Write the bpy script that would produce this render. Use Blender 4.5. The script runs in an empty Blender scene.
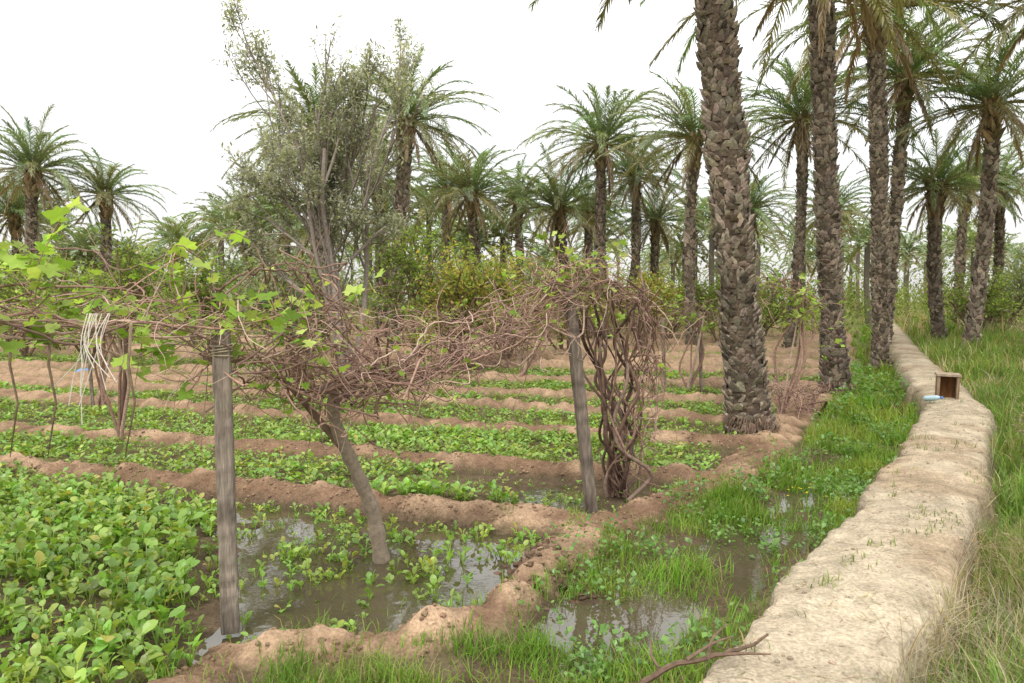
import bpy, math, numpy as np
from mathutils import Vector
rng=np.random.default_rng(7)
sc=bpy.context.scene
sc.view_settings.view_transform='Standard'; sc.view_settings.look='None'; sc.view_settings.exposure=0; sc.view_settings.gamma=1

# ------------------------------------------------------------------ noise
def _hash(ix,iy,s):
    h=(ix.astype(np.int64)*374761393+iy.astype(np.int64)*668265263+s*1442695041)&0x7fffffff
    h=((h^(h>>13))*1274126177)&0x7fffffff
    return ((h^(h>>16))&0xffff)/65535.0
def vnoise(x,y,s=0):
    x=np.asarray(x,float);y=np.asarray(y,float)
    ix=np.floor(x);iy=np.floor(y);fx=x-ix;fy=y-iy
    fx=fx*fx*(3-2*fx);fy=fy*fy*(3-2*fy)
    a=_hash(ix,iy,s);b=_hash(ix+1,iy,s);c=_hash(ix,iy+1,s);d=_hash(ix+1,iy+1,s)
    return (a*(1-fx)+b*fx)*(1-fy)+(c*(1-fx)+d*fx)*fy
def fbm(x,y,o=4,s=0):
    t=0;a=.5;n=0
    for i in range(o):
        t=t+a*vnoise(x*2**i+17.3*i,y*2**i-9.1*i,s+i);n+=a;a*=.5
    return t/n
def sst(a,b,x):
    t=np.clip((x-a)/(b-a),0,1);return t*t*(3-2*t)

# ------------------------------------------------------------------ mesh builder
class MB:
    def __init__(s): s.V=[];s.C=[];s.F=[];s.n=0
    def add(s,v,faces,col,mat=0):
        v=np.asarray(v,float);N=len(v)
        c=np.broadcast_to(np.asarray(col,float),(N,3))
        s.V.append(v);s.C.append(c)
        for f in faces:
            f=np.asarray(f,int)
            if len(f): s.F.append((f+s.n,mat))
        s.n+=N
    def inst(s,T,faces,pos,X,Y,Z,col,mat=0):
        N=len(pos)
        if N==0:return
        T=np.asarray(T,float);K=len(T)
        v=pos[:,None]+T[None,:,0:1]*X[:,None]+T[None,:,1:2]*Y[:,None]+T[None,:,2:3]*Z[:,None]
        v=v.reshape(-1,3)
        col=np.broadcast_to(np.asarray(col,float),(N,3))
        c=np.repeat(col,K,0)
        off=(np.arange(N)*K)[:,None,None]
        s.add(v,[(np.asarray(f)[None]+off).reshape(-1,np.asarray(f).shape[1]) for f in faces],c,mat)
    def build(s,name,mats,smooth=False,parent=None,link=True):
        V=np.concatenate(s.V);C=np.concatenate(s.C)
        me=bpy.data.meshes.new(name)
        me.vertices.add(len(V));me.vertices.foreach_set('co',V.astype(np.float32).ravel())
        tot=np.concatenate([np.full(len(f),f.shape[1]) for f,m in s.F])
        mi=np.concatenate([np.full(len(f),m) for f,m in s.F])
        lp=np.concatenate([f.ravel() for f,m in s.F])
        st=np.concatenate([[0],np.cumsum(tot)[:-1]])
        me.loops.add(len(lp));me.loops.foreach_set('vertex_index',lp.astype(np.int32))
        me.polygons.add(len(tot));me.polygons.foreach_set('loop_start',st.astype(np.int32))
        me.polygons.foreach_set('loop_total',tot.astype(np.int32))
        me.polygons.foreach_set('material_index',mi.astype(np.int32))
        me.polygons.foreach_set('use_smooth',np.full(len(tot),bool(smooth)))
        a=me.color_attributes.new('Col','FLOAT_COLOR','POINT')
        a.data.foreach_set('color',np.concatenate([C,np.ones((len(C),1))],1).astype(np.float32).ravel())
        for m in mats: me.materials.append(m)
        me.update(calc_edges=True);me.validate()
        if not link: return me
        ob=bpy.data.objects.new(name,me);sc.collection.objects.link(ob)
        if parent: ob.parent=parent
        return ob
def empty(name,loc=(0,0,0)):
    e=bpy.data.objects.new(name,None);e.location=loc;e.empty_display_size=.2;sc.collection.objects.link(e);return e
def norm(a): return a/np.maximum(np.linalg.norm(a,axis=-1,keepdims=True),1e-9)
def frames(d,up=(0,0,1)):
    d=norm(d);u=np.broadcast_to(np.asarray(up,float),d.shape)
    s=np.cross(d,u);bad=np.linalg.norm(s,axis=1)<1e-3;s[bad]=[1,0,0];s=norm(s)
    return d,s,np.cross(s,d)
def tube(mb,P,R,sides=5,col=(.2,.15,.1),mat=0,cap=True):
    P=np.asarray(P,float);n=len(P);R=np.broadcast_to(np.asarray(R,float),(n,))
    t=norm(np.gradient(P,axis=0))
    ref=np.array([0,0,1.]) if abs(t[0,2])<.9 else np.array([1.,0,0])
    s=np.cross(t,ref);s=norm(s);b=np.cross(s,t)
    a=np.arange(sides)*2*math.pi/sides
    v=P[:,None]+R[:,None,None]*(np.cos(a)[None,:,None]*s[:,None]+np.sin(a)[None,:,None]*b[:,None])
    i=np.arange(n-1)[:,None]*sides;j=np.arange(sides)[None];k=(j+1)%sides
    f=np.stack([i+j,i+k,i+sides+k,i+sides+j],-1).reshape(-1,4)
    fs=[f]
    if cap: fs+= [np.array([list(range(sides))[::-1]]),np.array([[ (n-1)*sides+q for q in range(sides)]])]
    mb.add(v.reshape(-1,3),fs,col,mat)
def vary(c,N,a=.25,hue=.06,r=None):
    r=r or rng
    c=np.asarray(c,float)[None]
    return np.clip(c*(1+r.uniform(-a,a,(N,1)))*(1+r.uniform(-hue,hue,(N,3))),0,1)

# ------------------------------------------------------------------ materials
def nt(name):
    m=bpy.data.materials.new(name);m.use_nodes=True;t=m.node_tree;t.nodes.clear()
    return m,t,t.nodes,t.links
def foliage(name,tr=.35,gloss=0,rough=.4):
    m,t,N,L=nt(name)
    o=N.new('ShaderNodeOutputMaterial');a=N.new('ShaderNodeAttribute');a.attribute_name='Col'
    p=N.new('ShaderNodeBsdfDiffuse');L.new(a.outputs['Color'],p.inputs['Color'])
    q=N.new('ShaderNodeBsdfTranslucent');hs=N.new('ShaderNodeVectorMath');hs.operation='MULTIPLY';hs.inputs[1].default_value=(1.4,1.4,.7)
    L.new(a.outputs['Color'],hs.inputs[0]);L.new(hs.outputs[0],q.inputs['Color'])
    s=N.new('ShaderNodeMixShader');s.inputs[0].default_value=tr
    L.new(p.outputs[0],s.inputs[1]);L.new(q.outputs[0],s.inputs[2]);out=s.outputs[0]
    if gloss:
        g=N.new('ShaderNodeBsdfGlossy');g.inputs['Roughness'].default_value=rough;g.inputs['Color'].default_value=(.9,.95,1,1)
        s2=N.new('ShaderNodeMixShader');s2.inputs[0].default_value=gloss;L.new(out,s2.inputs[1]);L.new(g.outputs[0],s2.inputs[2]);out=s2.outputs[0]
    L.new(out,o.inputs[0])
    return m
def rough_mat(name,scales=((6,.3),(40,.3)),bump=.5,dist=.02,stretch=(1,1,1),detail=3):
    m,t,N,L=nt(name)
    o=N.new('ShaderNodeOutputMaterial');a=N.new('ShaderNodeAttribute');a.attribute_name='Col'
    g=N.new('ShaderNodeTexCoord');mp=N.new('ShaderNodeMapping');mp.inputs['Scale'].default_value=stretch
    L.new(g.outputs['Object'],mp.inputs['Vector'])
    cur=a.outputs['Color'];hsum=None
    for sc_,am in scales:
        nz=N.new('ShaderNodeTexNoise');nz.inputs['Scale'].default_value=sc_;nz.inputs['Detail'].default_value=detail;nz.inputs['Roughness'].default_value=.65
        L.new(mp.outputs[0],nz.inputs['Vector'])
        mr=N.new('ShaderNodeMapRange');mr.inputs['From Min'].default_value=.28;mr.inputs['From Max'].default_value=.72
        mr.inputs['To Min'].default_value=1-am;mr.inputs['To Max'].default_value=1+am
        L.new(nz.outputs['Fac'],mr.inputs['Value'])
        mx=N.new('ShaderNodeVectorMath');mx.operation='SCALE';L.new(cur,mx.inputs[0]);L.new(mr.outputs[0],mx.inputs['Scale']);cur=mx.outputs[0]
        ad=N.new('ShaderNodeMath');ad.operation='MULTIPLY_ADD';ad.inputs[1].default_value=10/sc_
        L.new(nz.outputs['Fac'],ad.inputs[0])
        if hsum is not None: L.new(hsum,ad.inputs[2])
        hsum=ad.outputs[0]
    p=N.new('ShaderNodeBsdfDiffuse');L.new(cur,p.inputs['Color'])
    b=N.new('ShaderNodeBump');b.inputs['Strength'].default_value=bump;b.inputs['Distance'].default_value=dist
    L.new(hsum,b.inputs['Height']);L.new(b.outputs[0],p.inputs['Normal'])
    L.new(p.outputs[0],o.inputs[0])
    return m
M_leaf=foliage('leaf_material',.4);M_palm=foliage('palm_frond_material',.3,.05,.4)
M_crop=foliage('crop_leaf_material',.35,.03,.35);M_grass=foliage('grass_material',.35)
M_bark=rough_mat('bark_material',((30,.35),),.5,.01,detail=4)
M_trunk=rough_mat('palm_trunk_material',((32,.5),),.7,.012,detail=3)
M_wood=rough_mat('weathered_wood_material',((10,.4),(50,.35)),.8,.006,stretch=(3,3,.25))
M_soil=rough_mat('soil_material',((9,.24),(60,.34)),1,.035,detail=3)
M_plain=rough_mat('painted_material',((15,.12),),.15,.003)
def water_mat():
    m,t,N,L=nt('water_material');o=N.new('ShaderNodeOutputMaterial')
    p=N.new('ShaderNodeBsdfPrincipled');p.inputs['Roughness'].default_value=.035;p.inputs['IOR'].default_value=1.5;p.inputs['Specular IOR Level'].default_value=.9
    g=N.new('ShaderNodeTexCoord');nz=N.new('ShaderNodeTexNoise');nz.inputs['Scale'].default_value=1.3;nz.inputs['Detail'].default_value=3
    L.new(g.outputs['Object'],nz.inputs['Vector'])
    cr=N.new('ShaderNodeValToRGB');cr.color_ramp.elements[0].color=(.04,.038,.02,1);cr.color_ramp.elements[1].color=(.10,.08,.045,1)
    L.new(nz.outputs['Fac'],cr.inputs[0]);L.new(cr.outputs[0],p.inputs['Base Color'])
    n2=N.new('ShaderNodeTexNoise');n2.inputs['Scale'].default_value=9;n2.inputs['Detail'].default_value=2;L.new(g.outputs['Object'],n2.inputs['Vector'])
    b=N.new('ShaderNodeBump');b.inputs['Strength'].default_value=.12;b.inputs['Distance'].default_value=.01;L.new(n2.outputs['Fac'],b.inputs['Height']);L.new(b.outputs[0],p.inputs['Normal'])
    L.new(p.outputs[0],o.inputs[0]);return m
M_water=water_mat()

# ------------------------------------------------------------------ terrain layout (metres; x right, y away)
BANK=np.array([(-3,-3),(-.27,.8),(.9,2.4),(2.57,4.6),(5.6,9.25),(8.5,15.4),(10.9,20.5),(22,43),(45,90)],float)
DITCH=np.array([(-.6,2.2),(.15,3.3),(.8,4.13),(1.42,4.9),(2.45,6.1),(3.9,8),(6.45,12.8),(8.5,17.2),(9.9,20.5),(21,43)],float)
SIDE=np.array([(-1.5,2.8),(-1.35,3.4),(-.6,3.5),(-.1,3.85),(.2,4.55),(.62,5.3),(1.35,5.95),(2.1,6.8),(3.0,8.6),(4.3,11),(5.6,13),(7.2,16),(8.7,19.2),(19,42)],float)
def side_x(y): return np.interp(y,SIDE[:,1],SIDE[:,0])
BUNDS=[np.array(b,float) for b in [
 [(.62,5.35),(-.4,5.75),(-1.5,6.14),(-3.2,6.7),(-5.1,7.4),(-12,9.6),(-30,15)],
 [(2.1,6.8),(.83,7.05),(-1.6,7.85),(-6.4,9.3),(-14,12),(-34,18)],
 [(2.9,8.35),(-.8,9.7),(-3.9,10.8),(-7.8,12.2),(-16,15),(-36,21)],
 [(3.6,9.8),(1.5,10.7),(-1.9,12.2),(-9.7,14.4),(-18,17),(-38,23)]]]
yy=11.7
k=0
while yy<44:
    sx=float(side_x(yy));sl=-.27+.05*math.sin(k*2.1)
    BUNDS.append(np.array([(sx,yy),(sx-5,yy+5*-sl+.1*math.sin(k)),(sx-14,yy-14*sl),(sx-45,yy-45*sl)]))
    yy+=1.75+.25*math.sin(k*1.7)+.02*yy;k+=1
def pdist(x,y,P):
    d=np.full(x.shape,1e9)
    for a,b in zip(P[:-1],P[1:]):
        v=b-a;L2=(v**2).sum()
        t=np.clip(((x-a[0])*v[0]+(y-a[1])*v[1])/L2,0,1)
        d=np.minimum(d,np.hypot(x-a[0]-t*v[0],y-a[1]-t*v[1]))
    return d
def terrain(x,y):
    x=np.asarray(x,float);y=np.asarray(y,float)
    jit=(fbm(x*1.7,y*1.7,3,3)-.5)*.26+(fbm(x*7,y*7,2,5)-.5)*.14
    lump=fbm(x*5,y*5,4,9)
    z=.015+(fbm(x*2.6,y*2.6,4,1)-.5)*.09
    b1=np.interp(-x,-BUNDS[0][:,0],BUNDS[0][:,1]);b2=np.interp(-x,-BUNDS[1][:,0],BUNDS[1][:,1])
    wet0=sst(-2.3,-1.5,x+.4*(y-4.5))*(y<b1)*(x<side_x(y)+.3)
    wet1=((y>b1)&(y<b2))*sst(-1.2,.5,x)*(x<side_x(y)+.3)
    z=z-.066*wet0-.05*wet1
    far=sst(8,22,np.hypot(x,y))
    bd=np.full(x.shape,1e9)
    for B in BUNDS: bd=np.minimum(bd,pdist(x,y,B))
    w=.19+.17*far
    bp=np.clip(1-((bd+jit*.45)/w)**2,0,1)**.75
    hb=(.04+.18*lump)+.12*far
    sd=pdist(x,y,SIDE);sw=np.interp(y,[3,4,5.5,9],[.17,.19,.25,.3])
    sp=np.clip(1-((sd+jit*.85)/sw)**2,0,1)**.8
    bm=np.maximum(bp,sp)
    z=np.maximum(z,z*(1-bm)+(hb*bp))
    z=np.maximum(z,z*(1-sp)+(.01+.19*lump)*sp)
    dd=pdist(x,y,DITCH);hw=np.interp(y,[3,4.2,7,12],[.2,.3,.26,.2])
    dp=1-sst(hw-.08,hw+.22,dd+jit*1.3)
    z=z*(1-dp)+(-.048+.18*(fbm(x*2.6,y*2.6,4,71)-.52))*dp
    kd=pdist(x,y,BANK);bx=np.interp(y,BANK[:,1],BANK[:,0]);right=(x>bx)
    hw2=.32-.05*right*(y<6)+(fbm(x*1.1,y*1.1,2,3)-.5)*.18+(fbm(x*9,y*9,3,6)-.5)*.08
    hw2=np.maximum(hw2,.12)
    slope=np.where(right,.15,.08)
    kp=1-sst(hw2,hw2+slope,kd)
    zt=.38+(fbm(x*1.2,y*1.2,2,21)-.5)*.05+(fbm(x*6,y*6,3,9)-.5)*.035-.03*sst(.12,.33,kd)
    rb=right*(1-kp)
    z=z+rb*(.12+.12*fbm(x*.8,y*.8,3,33)+.14*sst(1.0,3,kd))*sst(.25,.7,kd)
    z=z*(1-kp)+zt*kp
    z=z+.6*sst(60,300,np.hypot(x,y))*fbm(x*.01,y*.01,2,44)
    return z,dict(bund=bm,ditch=dp,dd=dd,bank=kp,kd=kd,right=right,wet=np.maximum(wet0,wet1),bd=bd,lump=lump,sp=sp)
def axis(lo,hi,a,b,d,g1,g2):
    m=list(np.arange(a,b,d));s=d;v=a;L=[]
    while v>lo: s*=g1;v-=s;L.append(v)
    s=d;v=m[-1];R=[]
    while v<hi: s*=g2;v+=s;R.append(v)
    return np.array(L[::-1]+m+R)
gx=axis(-350,350,-3.6,4.2,.026,1.022,1.02);gy=axis(-60,450,2.2,8.2,.026,1.08,1.013)
X,Y=np.meshgrid(gx,gy);Z,Mk=terrain(X,Y)
nx,ny=len(gx),len(gy);print('ground',nx,ny)
n1=fbm(X*.9,Y*.9,4,50)[...,None];n2=fbm(X*5,Y*5,3,60)[...,None]
dry=np.array([.33,.23,.15]);dry2=np.array([.165,.105,.068]);mud=np.array([.095,.07,.046]);bankc=np.array([.385,.325,.235])
bed=np.array([.13,.12,.055]);grn=np.array([.13,.17,.05]);rt=np.array([.17,.155,.075])
C=bed*(1-n1*.5)+np.array([.12,.13,.045])*n1*.5
fr=sst(12,30,Y)[...,None];C=C*(1-fr)+(grn*(n2>.5)+np.array([.17,.16,.08])*(n2<=.5))*fr
ff=sst(38,60,Y)[...,None];C=C*(1-ff)+np.array([.15,.16,.06])*ff
C=C*(1-Mk['right'][...,None])+rt*Mk['right'][...,None]*(.7+.6*n1)
bm=sst(.05,.4,Mk['bund'])[...,None];mixn=sst(.4,.66,n1*.45+Mk['lump'][...,None]*.55);mixn=np.maximum(mixn,.7*sst(8,16,Y)[...,None]);dc=dry*mixn+dry2*(1-mixn)
C=C*(1-bm)+dc*bm
dm=Mk['ditch'][...,None];C=C*(1-dm)+np.array([.11,.10,.045])*dm
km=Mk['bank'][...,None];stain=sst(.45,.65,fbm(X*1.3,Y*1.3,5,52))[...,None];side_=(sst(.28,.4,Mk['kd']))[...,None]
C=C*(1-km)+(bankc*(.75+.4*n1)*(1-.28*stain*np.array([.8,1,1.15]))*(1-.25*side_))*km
wl=(1-sst(-.02,.08,Z+.04*(n1[...,0]-.5)))[...,None]*(Y<16)[...,None]*(1-km)
C=C*(1-wl)+mud*wl
C*= (.75+.5*n2)
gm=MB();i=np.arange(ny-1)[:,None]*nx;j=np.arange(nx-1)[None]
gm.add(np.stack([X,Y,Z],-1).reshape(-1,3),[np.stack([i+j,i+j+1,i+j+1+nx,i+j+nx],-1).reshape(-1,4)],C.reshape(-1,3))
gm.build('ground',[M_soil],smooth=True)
WZ=-.028
wm=MB();wm.add([(-5,2.5,WZ),(4,2.5,WZ),(16,12,WZ),(16,30,WZ),(9,30,WZ),(-5,9,WZ)],[np.array([[0,1,2,3,4,5]])],(.1,.1,.1));wm.build('irrigation_water',[M_water])
def hz(x,y): return terrain(x,y)[0]

# ------------------------------------------------------------------ leaf templates
CROP=np.array([(0,0,0),(.25,0,.05),(.6,0,.06),(.88,0,0),(1,0,-.06),(.22,.27,.10),(.58,.36,.12),(.88,.2,.03),(.22,-.27,.10),(.58,-.36,.12),(.88,-.2,.03)])
CROPF=[np.array([[0,1,5],[0,8,1],[3,4,7],[3,10,4]]),np.array([[1,2,6,5],[2,3,7,6],[1,8,9,2],[2,9,10,3]])]
SIMP=np.array([(0,0,0),(.5,.32,.1),(1,0,0),(.5,-.32,.1)]);SIMPF=[np.array([[0,3,2,1]])]
BL=np.array([(0,-.5,0),(0,.5,0),(.5,-.4,.0),(.5,.4,.0),(1,0,-.22)]);BLF=[np.array([[0,2,3,1]]),np.array([[2,4,3]])]
ang=np.radians([180,150,115,95,70,48,25,0,-25,-48,-70,-95,-115,-150]);rad=np.array([.12,.5,.52,.38,.62,.42,.5,.66,.5,.42,.62,.38,.52,.5])
GR=np.concatenate([[(0.0,0,-.06)],np.stack([np.cos(ang)*rad,np.sin(ang)*rad,.05*np.cos(ang*3)],1)])
GRF=[np.array([[0,a+1,(a+1)%14+1] for a in range(14)])]
OV=np.array([(0,0,0),(.5,.5,.0),(1,0,-.1),(.5,-.5,.0)])
def rdir(N,e0,e1,r=None):
    r=r or rng
    az=r.uniform(0,2*math.pi,N);e=np.radians(r.uniform(e0,e1,N))
    return np.stack([np.cos(az)*np.cos(e),np.sin(az)*np.cos(e),np.sin(e)],1)

# ------------------------------------------------------------------ crops
def crop_points(x0,x1,y0,y1,dens):
    n=int((x1-x0)*(y1-y0)*dens);x=rng.uniform(x0,x1,n);y=rng.uniform(y0,y1,n)
    return x,y
def crops(x,y,size,nl,near,mb,stalk=2.0):
    z,m=terrain(x,y)
    keep=(x<side_x(y)-.05)&(m['bund']<(.25 if near else .04))&(m['ditch']<.1)&(m['bank']<.1)
    cl=fbm(x*1.3,y*1.3,3,77);c2=fbm(x*4,y*4,2,79)
    wetk=m['wet']
    keep&=(rng.uniform(0,1,len(x))< np.where(wetk>.3,sst(.47,.66,c2)*.5+.09,sst(.12,.36,cl*.6+c2*.4)))
    x,y,z,cl,c2,wk=x[keep],y[keep],z[keep],cl[keep],c2[keep],wetk[keep];z=np.maximum(z,WZ-.03)
    N=len(x);nn=nl
    P=np.repeat(np.stack([x,y,z],1),nn,0);M=len(P)
    s=np.repeat(size*rng.uniform(.5,1.35,N)*(.6+.8*cl)*(1-.35*wk),nn)*rng.uniform(.7,1.2,M)
    d=rdir(M,5,70 if near else 45)
    st=norm(norm(d*[1,1,0])*.45*rng.uniform(.3,1.3,(M,1))+np.array([0,0,1.]))
    L=s
    pos=P+st*(L*rng.uniform(.3,stalk,M))[:,None]
    D,S,U=frames(d)
    tilt=rng.uniform(-.7,.7,(M,1));S2=norm(S+U*tilt);U2=np.cross(S2,D)
    bse=vary((.195,.32,.06),N,.25,.1)*(.8+.4*c2[:,None]);yg=(rng.uniform(0,1,N)<.3)[:,None];bse=np.where(yg,bse*np.array([1.35,1.12,1.2]),bse)
    g=np.repeat(bse,nn,0)*(1+rng.uniform(-.2,.25,(M,1)))
    yl=rng.uniform(0,1,M)<.03;g[yl]=[.38,.36,.08]
    if near:
        mb.inst(CROP,CROPF,pos,D*L[:,None],S2*L[:,None],U2*L[:,None],g)
        w=.006;v=np.stack([P-S*w/2,P+S*w/2,pos+S*w/2,pos-S*w/2],1).reshape(-1,3)
        mb.add(v,[np.arange(M*4).reshape(-1,4)],np.repeat(g*np.array([1.2,1.1,1.2]),4,0))
    else:
        mb.inst(SIMP*[1,1.1,1],SIMPF,pos,D*L[:,None],S2*L[:,None],U2*L[:,None],g)
cm=MB()
crops(*crop_points(-4.3,.7,2.2,6.3,230),.056,6,True,cm)
crops(*crop_points(-7.5,2.2,5.4,9.5,160),.052,5,False,cm,1.6)
crops(*crop_points(-12,4.5,8.6,15,110),.052,5,False,cm,1.2)
crops(*crop_points(-22,8,14,26,45),.07,4,False,cm,.8)
crops(*crop_points(-32,14,25,42,16),.11,4,False,cm,.6)
cm.build('leafy_crop_plants',[M_crop])

# ------------------------------------------------------------------ grass
def grass(mb,x,y,h,w,col,a=.3,lean=(45,88),z=None):
    if z is None: z=hz(x,y)
    N=len(x)
    if N==0:return
    pt=fbm(x*.9,y*.9,3,123);
    P=np.stack([x,y,z-.01],1);d=rdir(N,*lean);H=h*rng.uniform(.4,1.35,N)*(.55+.9*pt)
    D,S,U=frames(d)
    w_=(w*rng.uniform(.6,1.3,N));tip=rng.uniform(.1,.6,N)
    hd=norm(d*[1,1,0]+1e-4)
    p1=P+D*(H*.55)[:,None];p2=p1+norm(D*(1-tip)[:,None]+hd*tip[:,None]-np.array([0,0,.6])*(tip**2)[:,None])*(H*.45)[:,None]
    v=np.stack([P-S*w_[:,None]/2,P+S*w_[:,None]/2,p1+S*w_[:,None]*.4,p1-S*w_[:,None]*.4,p2],1).reshape(-1,3)
    o=(np.arange(N)*5)[:,None]
    cb=vary(col,N,a,.12)*(.65+.7*fbm(x*2.2,y*2.2,2,125)[:,None])
    q=sst(.45,.65,fbm(x*1.4,y*1.4,2,127))[:,None];cb=cb*(1-q)+cb*np.array([1.3,1.02,1.2])*q
    dr=(rng.uniform(0,1,N)<.07)[:,None];cb=np.where(dr,np.array([[.33,.28,.14]]),cb)
    mb.add(v,[o+np.array([[0,1,2,3]]),o+np.array([[3,2,4]])],np.repeat(cb,5,0))
def clumps(x0,x1,y0,y1,n,per,sp,filt):
    cx=rng.uniform(x0,x1,n);cy=rng.uniform(y0,y1,n)
    x=np.repeat(cx,per)+rng.normal(0,sp,n*per);y=np.repeat(cy,per)+rng.normal(0,sp,n*per)
    z,m=terrain(x,y);k=filt(x,y,z,m);return x[k],y[k],z[k]
gmb=MB()
def f_ditch(x,y,z,m):
    q=fbm(x*1.8,y*1.8,3,88)
    near=(m['dd']<.62+.15*q)&(m['bank']<.2)&(m['sp']<.75)
    return near&(z>-.14)&(rng.uniform(0,1,len(x))<np.where(z<-.03,sst(.44,.57,q)*.8+.3*sst(6.5,10,y),.12+.75*sst(.38,.56,q)))
for (a,b,c,d,n,h,w) in [(-.3,3,3,6.2,1900,.12,.006),(1.5,5.5,5.6,10,2400,.15,.008),(4,9,10,18,1900,.22,.016),(8,22,17,42,1000,.35,.03)]:
    x,y,z=clumps(a,b,c,d,n,22,.045,f_ditch);grass(gmb,x,y,h,w,(.16,.28,.045),z=z)
def f_front(x,y,z,m): return (m['bank']<.2)&(y<3.6+.3*x)&(x<side_x(np.maximum(y,3.5))+.9)&(z>-.1)&(rng.uniform(0,1,len(x))<sst(.38,.55,fbm(x*2.6,y*2.6,3,12)))
x,y,z=clumps(-1.1,1.0,2.3,4.1,900,24,.04,f_front);grass(gmb,x,y,.13,.005,(.165,.29,.05),z=z)
def f_s(x,y,z,m): return (m['sp']>.02)&(m['sp']<.75)&(y<6)&(rng.uniform(0,1,len(x))<sst(.45,.62,fbm(x*3,y*3,3,22)))
x,y,z=clumps(-1.6,1.6,3.0,6,1600,14,.035,f_s);grass(gmb,x,y,.08,.005,(.165,.28,.05),z=z)
def f_b(x,y,z,m): return (m['ditch']<.3)&(m['bank']<.3)&(x<side_x(y)+.5)&((y<9)|(m['bund']<.1))&(rng.uniform(0,1,len(x))<sst(.42,.66,fbm(x*1.6,y*1.6,3,14)))
x,y,z=clumps(-6,3,2.3,11,1500,14,.06,f_b);grass(gmb,x,y,.09,.006,(.17,.27,.055),z=z)
x,y,z=clumps(-12,6,10,20,900,10,.1,f_b);grass(gmb,x,y,.11,.013,(.17,.26,.06),z=z)
def f_k(x,y,z,m): return (m['bank']>.3)&(rng.uniform(0,1,len(x))<sst(.6,.7,fbm(x*2.3,y*2.3,3,15))+.6*(m['bank']<.85)*sst(.35,.55,fbm(x*3,y*3,2,19)))
x,y,z=clumps(.3,9,2,16,2300,12,.03,f_k);grass(gmb,x,y,.065,.006,(.17,.23,.07),z=z)
def f_r(x,y,z,m): return (m['right'])&(m['bank']<.3)&(rng.uniform(0,1,len(x))<sst(.36,.54,fbm(x*.9+3,y*.9,3,16))+.25)
for (a,b,c,d,n,h,w) in [(1.1,5,2.0,6,2200,.22,.007),(3.5,10,5,12,2900,.3,.012),(6,20,11,26,2600,.42,.025),(12,40,25,50,1700,.6,.05)]:
    x,y,z=clumps(a,b,c,d,n,18,.07,f_r);grass(gmb,x,y,h,w,(.15,.24,.055),z=z)
gmb.build('grass',[M_grass])
wd=MB()
def f_w(x,y,z,m): return (m['dd']<.75)&(m['bank']<.3)&(z>-.12)&(rng.uniform(0,1,len(x))<sst(.45,.6,fbm(x*2.1+5,y*2.1,3,91)))
for (a,b,c,d,n,s_) in [(0,3.2,3.2,6.5,520,.034),(2,6,6,10,620,.042),(4.5,9.5,10,17,500,.07)]:
    x,y,z=clumps(a,b,c,d,n,16,.06,f_w);N=len(x);P=np.stack([x,y,z+rng.uniform(.01,.16,N)*(1+(c>9))],1);D,S,U=frames(rdir(N,-10,60));S=norm(S+U*rng.uniform(-.6,.6,(N,1)))
    l=(s_*rng.uniform(.5,1.4,N))[:,None];wd.inst(SIMP,SIMPF,P,D*l,S*l*1.2,U*l,vary((.13,.24,.05),N,.35,.1))
wd.build('ditch_weeds',[M_crop])
dmb=MB()
def f_d(x,y,z,m): return (m['right'])&(m['bank']<.92)&(rng.uniform(0,1,len(x))<sst(.42,.62,fbm(x*.8+30,y*.8,3,17))*.7+.06+.35*(y<4.2))
for (a,b,c,d,n,h,w) in [(.9,3.6,1.9,5.2,2400,.28,.0035),(3.5,9,5,12,1000,.36,.006),(6,20,11,26,900,.5,.016),(12,46,25,60,1500,.85,.045)]:
    x,y,z=clumps(a,b,c,d,n,20,.06,f_d);grass(dmb,x,y,h,w,(.36,.32,.21),.35,(0,75),z=z)
def f_m(x,y,z,m): return (rng.uniform(0,1,len(x))<sst(.4,.6,fbm(x*.25,y*.25,3,18)))
x,y,z=clumps(-34,16,32,60,1800,12,.2,f_m);grass(dmb,x,y,.6,.04,(.24,.25,.11),.35,z=z)
x,y,z=clumps(.2,8,1.8,14,1500,4,.1,lambda x,y,z,m:m['bank']>.8);grass(dmb,x,y,.1,.004,(.36,.3,.2),.4,(0,8),z=z+.012)
dmb.build('dry_grass',[M_grass])

# ------------------------------------------------------------------ clods
import bmesh
bm_=bmesh.new();bmesh.ops.create_icosphere(bm_,subdivisions=1,radius=1);bm_.verts.ensure_lookup_table()
IV=np.array([v.co[:] for v in bm_.verts]);IF=np.array([[v.index for v in f.verts] for f in bm_.faces]);bm_.free()
def clods(mb,x,y,z,s,col):
    N=len(x);d=rdir(N,-30,60);D,S,U=frames(d)
    sz=s*rng.uniform(.3,1.3,(N,1))**1.5
    T=IV*(1+rng.uniform(-.22,.22,(len(IV),1)))
    mb.inst(T,[IF],np.stack([x,y,z],1),D*sz*1.2,S*sz,U*sz*.7,vary(col,N,.25,.05))
cl=MB()
x,y,z=clumps(-5,3,3,9.5,1800,7,.06,lambda x,y,z,m:(m['bund']>.15)&(z>-.01));clods(cl,x,y,z,.015,(.22,.15,.10))
x,y,z=clumps(.2,7,1.8,12,1400,4,.1,lambda x,y,z,m:(m['bank']>.3));clods(cl,x,y,z,.011,(.32,.26,.19))
x,y,z=clumps(-.1,.4,3.9,4.9,18,9,.08,lambda x,y,z,m:(z>-.05));clods(cl,x,y,z-.002,.022,(.12,.08,.055))
cl.build('soil_clods',[M_soil])

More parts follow.
